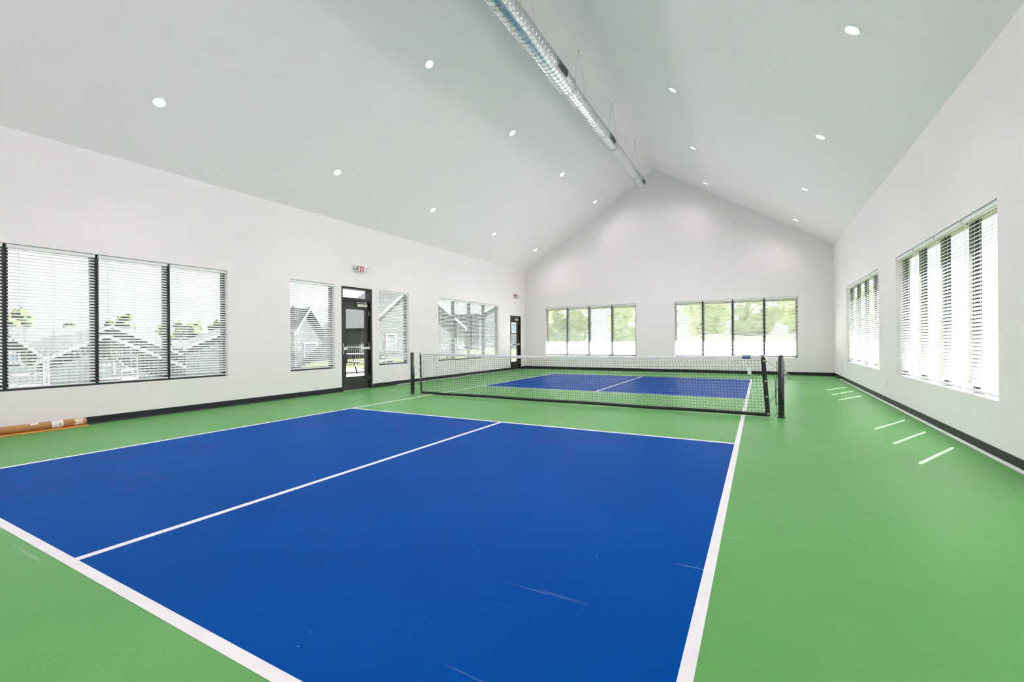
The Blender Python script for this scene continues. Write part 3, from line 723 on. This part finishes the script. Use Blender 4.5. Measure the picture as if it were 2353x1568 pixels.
# navy label with pale lettering stripe on the tape, eyelets, hanging white tag
xl0, xl1 = 3.015, 3.125
bm = bmesh.new(); zt = ztop(3.07); bbox(bm, xl0, xl1, -0.0135, -0.0085, zt - 0.055, zt - 0.003); lg = mk('brand_label', bm, MT['logo'], tape)
bm = bmesh.new()
pts = []
for i in range(13):
    x = xl0 + 0.010 + (xl1 - xl0 - 0.022) * i / 12; h = 0.0065 + 0.0025 * (i % 5 == 0)
    bbox(bm, x - 0.0026, x + 0.0026, -0.0139, -0.0135, zt - 0.027 + 0.002 * (i % 4 == 1), zt - 0.027 + h + 0.003)
mk('label_print', bm, MT['white'], lg)
for x in (3.160, 3.235):
    bm = bmesh.new(); lathe(bm, [(0.004, -0.0085), (0.0055, -0.0125), (0.010, -0.0125), (0.0115, -0.0085)], 14, 'y'); mk('grommet', bm, MT['brass'], tape, loc=(x, 0, ztop(x) - 0.03), smooth=True)
bm = bmesh.new(); bbox(bm, 3.085, 3.135, -0.009, -0.005, 0.625, 0.735); bbox(bm, 3.088, 3.132, -0.0092, -0.009, 0.628, 0.66); tg = mk('hanging_tag', bm, MT['trimw'], net, bevel=0.0015)
bm = bmesh.new(); bbox(bm, 3.100, 3.124, -0.0095, -0.0092, 0.640, 0.645); mk('tag_print', bm, MT['ink'], tg)

# ------------------------------------------------------------------ cardboard tube on a plank
pk = box('wooden_plank', MT['wood'], -5.255, -5.105, -7.25, -4.935, 0.0, 0.020, None, 0.002)
tag(pk, 'orange-brown pine plank lying under the cardboard tube', 'plank')
TR_ = 0.0475; TX, TZ = -5.200, 0.0205 + 0.0475
tb = tag(empty('cardboard_tube', (TX, -6.0, 0.0205)), 'brown cardboard shipping tube with white labels along left wall', 'cardboard tube')
bm = bmesh.new(); lathe(bm, [(TR_ - 0.005, 1.045), (TR_, 1.058), (TR_, -1.20), (TR_ - 0.005, -1.20), (TR_ - 0.005, 1.03)], 40, 'y'); mk('tube_body', bm, MT['card'], tb, loc=(0, 0, TR_), smooth=True, autosm=40)
bm = bmesh.new(); lathe(bm, [(0.0005, 1.050), (TR_ - 0.0052, 1.048), (TR_ - 0.0052, 1.03)], 40, 'y'); mk('end_plug', bm, MT['card'], tb, loc=(0, 0, TR_))
def tube_patch(name, m, y0, y1, a0, a1, dr, parent, n=14):
    bm = bmesh.new(); prev = None
    for i in range(n + 1):
        a = a0 + (a1 - a0) * i / n
        cur = [bm.verts.new(((TR_ + d) * math.cos(a), y, (TR_ + d) * math.sin(a) + TR_)) for y, d in ((y0, 0.0002), (y1, 0.0002), (y1, dr), (y0, dr))]
        if prev:
            for k in range(4): bm.faces.new((prev[k], prev[(k + 1) % 4], cur[(k + 1) % 4], cur[k]))
        else: bm.faces.new(cur[::-1])
        prev = cur
    bm.faces.new(prev); return mk(name, bm, m, parent)
lb = tube_patch('shipping_label', MT['paper'], 0.70, 0.815, -1.1, 1.75, 0.0009, tb)
for k, (ya, yb, aa, ab) in enumerate(((0.715, 0.79, 1.30, 1.36), (0.73, 0.775, 0.85, 0.95), (0.75, 0.80, 0.45, 0.52), (0.77, 0.79, -0.1, 0.25), (0.72, 0.76, 0.0, 0.06), (0.72, 0.80, -0.62, -0.58), (0.715, 0.79, -0.75, -0.72))):
    tube_patch('label_print', MT['ink'], ya, yb, aa, ab, 0.0012, lb, 3)
tube_patch('small_label', MT['paper'], 0.50, 0.575, 0.75, 1.55, 0.0009, tb)
tube_patch('packing_tape', MT['cleartape'], 0.93, 1.02, -1.3, 1.9, 0.0008, tb)
bm = bmesh.new(); random.seed(3)
for k in range(11):
    y = 0.915 + 0.009 * k; a = -0.7 + 0.10 * k * random.random(); ln = random.uniform(0.3, 0.9)
    pts = [((TR_ + 0.0014) * math.cos(a + ln * q), y + 0.035 * q, (TR_ + 0.0014) * math.sin(a + ln * q) + TR_) for q in (0, .25, .5, .75, 1)]
    tube(bm, pts, 0.0011, 4)
mk('tape_creases', bm, MT['paper'], tb)

# ------------------------------------------------------------------ outside
def ground_z(x, y):
    z = -0.06
    if x < -15:
        t = max(0.0, min(1.0, ((y + 7.66) / (3.26 - x) - 0.62) / 0.15))
        z -= 0.17 * min(-15 - x, 25) * (1 - t)
    if y > 11 and x > -12: z += 0.045 * min(y - 11, 40) * min(1, (x + 12) / 8)
    return z
def terrain(name, m, x0, x1, y0, y1, nx, ny, dz, label, cat):
    bm = bmesh.new(); g = [[bm.verts.new((x0 + (x1 - x0) * i / nx, y0 + (y1 - y0) * j / ny, ground_z(x0 + (x1 - x0) * i / nx, y0 + (y1 - y0) * j / ny) + dz)) for j in range(ny + 1)] for i in range(nx + 1)]
    for i in range(nx):
        for j in range(ny): bm.faces.new((g[i][j], g[i + 1][j], g[i + 1][j + 1], g[i][j + 1]))
    return tag(mk(name, bm, m, smooth=True), label, cat, kind='structure')
terrain('ground', MT['grass'], -120, 60, -60, 120, 60, 60, -0.10, 'green lawn falling away outside the hall', 'ground')
terrain('hill_slope', MT['drygrass'], -11, 40, 10.2, 90, 26, 40, -0.03, 'sunlit yellow-green grass slope behind the far wall', 'ground')
tag(box('patio', MT['concrete'], -13.6, XL - WT - 0.02, -11, 12.0, -0.20, -0.055), 'pale concrete patio outside the left wall', 'patio', kind='structure')

# black picket fence at the patio edge
fence = tag(empty('picket_fence', (-13.3, 0, -0.055)), 'black metal picket fence along the patio edge', 'fence')
bm = bmesh.new(); bbox(bm, -0.009, 0.009, -0.009, 0.009, 0.06, 1.08); p0 = mk('picket', bm, MT['ironw'], fence, loc=(0, -9.0, 0))
for k in range(1, 205): mesh_copy(p0, fence, (0, -9.0 + 0.115 * k, 0))
for z in (0.14, 0.96): box('rail', MT['ironw'], -0.018, 0.018, -9.1, 14.6, z, z + 0.035, fence)
bm = bmesh.new(); bbox(bm, -0.03, 0.03, -0.03, 0.03, 0.0, 1.16); p1 = mk('fence_post', bm, MT['ironw'], fence, loc=(0, -9.06, 0))
for k in range(1, 10): mesh_copy(p1, fence, (0, -9.06 + 2.5875 * k, 0))

# picnic tables seen through the door
def picnic_table(x, y, rz, label):
    e = tag(empty('patio_table', (x, y, -0.055), rz), label, 'table', 'patio tables')
    for q in (-0.24, 0.0, 0.24): box('top_board', MT['tabletop'], -0.9, 0.9, q - 0.115, q + 0.115, 0.72, 0.75, e)
    for s in (-1, 1):
        for q in (0.59, 0.73): box('bench_board', MT['tabletop'], -0.9, 0.9, s * q - 0.065, s * q + 0.065, 0.43, 0.46, e)
    for sx_ in (-0.7, 0.7):
        for s in (-1, 1):
            bm = bmesh.new(); tube(bm, [(sx_, s * 0.20, 0.72), (sx_, s * 0.62, 0.0)], 0.028, 8); mk('leg', bm, MT['ironw'], e)
        box('bench_support', MT['ironw'], sx_ - 0.02, sx_ + 0.02, -0.78, 0.78, 0.39, 0.43, e)
        box('top_support', MT['ironw'], sx_ - 0.02, sx_ + 0.02, -0.34, 0.34, 0.685, 0.72, e)
picnic_table(-10.6, 5.4, 1.25, 'dark metal patio table with pale top, nearest beyond the transom door')
picnic_table(-12.0, 8.3, 1.0, 'dark metal patio table with pale top, beside the picket fence')

def patio_chair(x, y, rz, label):
    e = tag(empty('patio_chair', (x, y, -0.055), rz), label, 'chair', 'white patio chairs')
    box('seat', MT['htrim'], -0.27, 0.27, -0.26, 0.26, 0.40, 0.44, e)
    for sx_ in (-0.25, 0.25):
        for sy in (-0.24, 0.24):
            bm = bmesh.new(); tube(bm, [(sx_, sy, 0.0), (sx_, sy, 0.40 if sy < 0 else 0.95)], 0.018, 8); mk('leg', bm, MT['htrim'], e)
    bm = bmesh.new(); tube(bm, [(-0.25, 0.24, 0.94), (0.25, 0.24, 0.94)], 0.018, 8)
    for s in (-1, 1): tube(bm, [(-0.25 * s, 0.24, 0.46), (0.25 * s, 0.24, 0.93)], 0.014, 6)
    mk('backrest', bm, MT['htrim'], e)
    for sx_ in (-0.25, 0.25):
        bm = bmesh.new(); tube(bm, [(sx_, 0.24, 0.64), (sx_, -0.24, 0.62), (sx_, -0.24, 0.42)], 0.016, 8); mk('armrest', bm, MT['htrim'], e)
patio_chair(-9.4, -3.05, 0.6, 'white patio chair seen through second blind above the cardboard tube')
patio_chair(-9.0, -4.55, -0.4, 'white patio chair outside, left of the other white chair')

# gabled neighbour houses (front face looks towards +x)
def house(x, yc, zbase, z_eave, z_peak, wl, wr, depth, label, sid='siding', windows=(), ridge_dx=0.0, over=0.35, door_at=None):
    """gable end facing +x; wl / wr = half widths to the left (-y) and right (+y)"""
    e = tag(empty('neighbour_house', (x, yc, zbase)), label, 'house', 'neighbour houses')
    ez, pz = z_eave - zbase, z_peak - zbase
    bm = bmesh.new(); prism(bm, [(-wl, 0), (wr, 0), (wr, ez), (0, pz), (-wl, ez)], 'x', 0.0, -depth); mk('house_walls', bm, MT[sid], e)
    for s, w in ((-1, wl), (1, wr)):
        k = (pz - ez) / w; t = 0.16
        bm = bmesh.new(); yo = s * (w + over); zo = ez - k * over
        prism(bm, [(0, pz + 0.02), (yo, zo + 0.02), (yo, zo + t), (0, pz + t)], 'x', over, -depth - over); mk('roof_slope', bm, MT['shingle'], e)
        bm = bmesh.new(); prism(bm, [(0, pz + t - 0.22), (yo, zo + t - 0.22), (yo, zo + t + 0.02), (0, pz + t + 0.02)], 'x', over, over + 0.06); mk('rake_board', bm, MT['htrim'], e)
    for (y0, y1, z0, z1) in windows:
        bm = bmesh.new()
        for q in ((y0, y1, z0, z0 + 0.12), (y0, y1, z1 - 0.12, z1), (y0, y0 + 0.12, z0 + 0.12, z1 - 0.12), (y1 - 0.12, y1, z0 + 0.12, z1 - 0.12)):
            bbox(bm, 0.005, 0.06, q[0] - yc, q[1] - yc, q[2] - zbase, q[3] - zbase)
        f = mk('house_window', bm, MT['htrim'], e)
        box('window_pane', MT['hglass'], 0.004, 0.03, y0 + 0.12 - yc, y1 - 0.12 - yc, z0 + 0.12 - zbase, z1 - 0.12 - zbase, f)
    if door_at:
        y0, y1, z1 = door_at; d = box('house_door', MT['hdoor'], 0.005, 0.07, y0 - yc, y1 - yc, 0.0, z1 - zbase, e)
    return e
def side_house(x, y0, y1, zbase, z_eave, z_ridge, depth, label, sid='siding', windows=(), door_at=None, over=0.45):
    """eave side facing +x, ridge along y"""
    e = tag(empty('neighbour_house', (x, (y0 + y1) / 2, zbase)), label, 'house', 'neighbour houses')
    yc = (y0 + y1) / 2; h = (y1 - y0) / 2; ez, pz = z_eave - zbase, z_ridge - zbase; D = depth / 2
    bm = bmesh.new(); prism(bm, [(0, 0), (0, ez), (-D, pz), (-2 * D, ez), (-2 * D, 0)], 'y', -h, h); mk('house_walls', bm, MT[sid], e)
    k = (pz - ez) / D
    for s in (0, 1):
        xo = over if s == 0 else -2 * D - over
        bm = bmesh.new(); prism(bm, [(-D, pz + 0.02), (xo, ez - k * over + 0.02), (xo, ez - k * over + 0.16), (-D, pz + 0.16)], 'y', -h - 0.3, h + 0.3); mk('roof_slope', bm, MT['shingle'], e)
    box('fascia_board', MT['htrim'], over, over + 0.06, -h - 0.3, h + 0.3, ez - k * over - 0.10, ez - k * over + 0.16, e)
    for (a, b, z0, z1) in windows:
        bm = bmesh.new()
        for q in ((a, b, z0, z0 + 0.12), (a, b, z1 - 0.12, z1), (a, a + 0.12, z0 + 0.12, z1 - 0.12), (b - 0.12, b, z0 + 0.12, z1 - 0.12)):
            bbox(bm, 0.005, 0.06, q[0] - yc, q[1] - yc, q[2] - zbase, q[3] - zbase)
        f = mk('house_window', bm, MT['htrim'], e); box('window_pane', MT['hglass'], 0.004, 0.03, a + 0.12 - yc, b - 0.12 - yc, z0 + 0.12 - zbase, z1 - 0.12 - zbase, f)
    if door_at:
        a, b, z1 = door_at; box('house_door', MT['hdoor'], 0.005, 0.07, a - yc, b - yc, 0.0, z1 - zbase, e)
    return e
house(-24, 23.3, -1.8, 2.3, 6.22, 5.5, 8.0, 4.6, 'large green-sided gabled house right of the transom door', 'siding', ((20.0, 21.2, 0.2, 1.8), (30.0, 30.9, 0.4, 2.0)))
side_house(-44, 54.0, 80.0, -4.0, 6.0, 10.0, 9, 'long two-storey green house behind the left wall window', 'siding2', ((56.1, 58.4, 2.9, 4.75), (60.9, 63.2, 2.9, 4.75), (56.5, 58.6, -1.0, 1.0), (65.0, 67.0, 2.9, 4.75)))
house(-31.5, 54.0, -3.0, 4.9, 7.9, 8.3, 8.3, 5, 'house with broad white-edged gable above the far corner door', 'siding3', ((49.5, 51.0, 2.4, 3.9), (55, 57, 2.4, 3.9)))
side_house(-33, 20.0, 28.0, -3.0, 2.0, 4.5, 5, 'grey shingle-roofed house seen through the transom door', 'siding3', ((25.6, 26.8, -0.2, 1.2),), (22.2, 23.5, 1.75), 0.40)
house(-30.6, 17.8, -2.7, 1.9, 3.95, 1.42, 1.55, 3.0, 'narrow steep green gable seen through the single window', 'siding', ((17.2, 18.5, -0.4, 1.1),), over=0.15)
house(-30.2, 25.2, -2.7, 2.05, 3.75, 2.7, 3.2, 1.6, 'pale-sided low gable wing at right of the transom door view', 'siding2', ((23.6, 24.5, -0.2, 1.4),))
house(-40, 7.36, -4.5, -0.82, 1.68, 5.0, 5.0, 10, 'low green gable with white edge in third blind, nearest', 'siding', ((6.6, 8.0, -1.6, -0.4),))
house(-52, 12.0, -4.5, 0.0, 2.75, 5.6, 5.6, 3, 'grey gable behind the low green gable', 'siding3')
house(-52, 24.3, -4.5, 0.6, 3.05, 5.9, 6.6, 3, 'grey gable at right in the window above the cardboard tube', 'siding3')
house(-38, 2.13, -4.3, 0.45, 1.545, 1.1, 1.1, 1.0, 'tiny white-edged gable at left in the window above the tube', 'siding2', ((1.75, 2.5, -0.1, 0.7),), over=0.15)
side_house(-56.8, -6.0, 19.0, -4.5, 0.6, 2.75, 9, 'long grey roof behind the low gables', 'siding3')

# trees: leafy crowns built from many small clumps
def tree(x, y, zb, ztop_, rx, label, m, seed, n=26, group='trees behind the houses', low=0.38):
    rnd = random.Random(seed); e = tag(empty('leafy_tree', (x, y, zb)), label, 'tree', group)
    H = ztop_ - zb; bm = bmesh.new()
    for i in range(n):
        a = rnd.uniform(0, 2 * PI); q = rnd.random() ** 0.6; hz = rnd.uniform(low, 0.93)
        w = rx * math.sin(PI * min(1, max(0.08, (hz - low + 0.08) / (1.10 - low)))) ** 0.7
        c = Vector((math.cos(a) * q * w * 0.8, math.sin(a) * q * w * 0.8, hz * H)); s = rx * rnd.uniform(0.20, 0.36)
        start = len(bm.verts)
        mtx = Matrix.Translation(c) @ Matrix.Rotation(rnd.uniform(0, 6), 4, 'Z') @ Matrix.Scale(s, 4)
        bmesh.ops.create_icosphere(bm, subdivisions=2, radius=1.0, matrix=mtx)
        bm.verts.ensure_lookup_table()
        for v in bm.verts[start:]:
            v.co += (v.co - c) * rnd.uniform(-0.32, 0.38)
    mk('crown', bm, m, e)
    bm = bmesh.new(); tube(bm, [(0, 0, 0), (0.1, 0, H * 0.3), (-0.05, 0.1, H * 0.7)], [rx * 0.10, rx * 0.075, rx * 0.03], 8); mk('trunk', bm, MT['bark'], e)
    return e
for i, (x, y, t, r, lab) in enumerate((
        (-71, 10.4, 5.5, 2.3, 'yellow-green tree at left in the window above the tube'), (-70, 15.2, 3.7, 2.2, 'low yellow-green tree right of the leftmost tree'),
        (-71, 19.6, 5.9, 1.9, 'tall yellow-green tree in third blind above the tube'), (-70, 23.6, 4.2, 1.9, 'round tree right of the tall yellow-green tree'),
        (-71, 27.9, 4.6, 2.1, 'yellow-green tree at left in fourth blind above the tube'), (-71, 32.2, 5.0, 2.1, 'yellow-green tree at right in fourth blind above the tube'))):
    tree(x, y, -4.4, t, r, lab, MT['leaf'], 11 + i)
BK = [(-26, 58, 8.0, 3.4), (-20, 51, 6.2, 3.2), (-14, 57, 8.2, 3.4), (-8.2, 50, 5.8, 3.0), (-2.6, 56, 7.6, 3.2), (2.6, 50, 5.4, 2.9), (8, 56, 7.8, 3.2), (13.6, 51, 6.4, 3.0)]
NB_ = ['leftmost', 'second from left', 'third from left', 'fourth from left', 'fifth from left', 'sixth from left', 'seventh from left', 'rightmost']
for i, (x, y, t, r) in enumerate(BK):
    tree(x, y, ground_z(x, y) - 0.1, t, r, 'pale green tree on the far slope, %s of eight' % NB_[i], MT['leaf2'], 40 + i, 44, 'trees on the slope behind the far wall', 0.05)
# pent roof outside, deepened to keep most sun off the far blinds
bm = bmesh.new(); prism(bm, [(YB + WT + 0.005, 2.62), (YB + WT + 0.75, 2.40), (YB + WT + 0.75, 2.48), (YB + WT + 0.005, 2.82)], 'x', XL - 0.2, XR + 0.2)
tag(mk('pent_roof', bm, MT['soffit']), 'narrow grey pent roof outside above the far windows', 'roof', kind='structure')
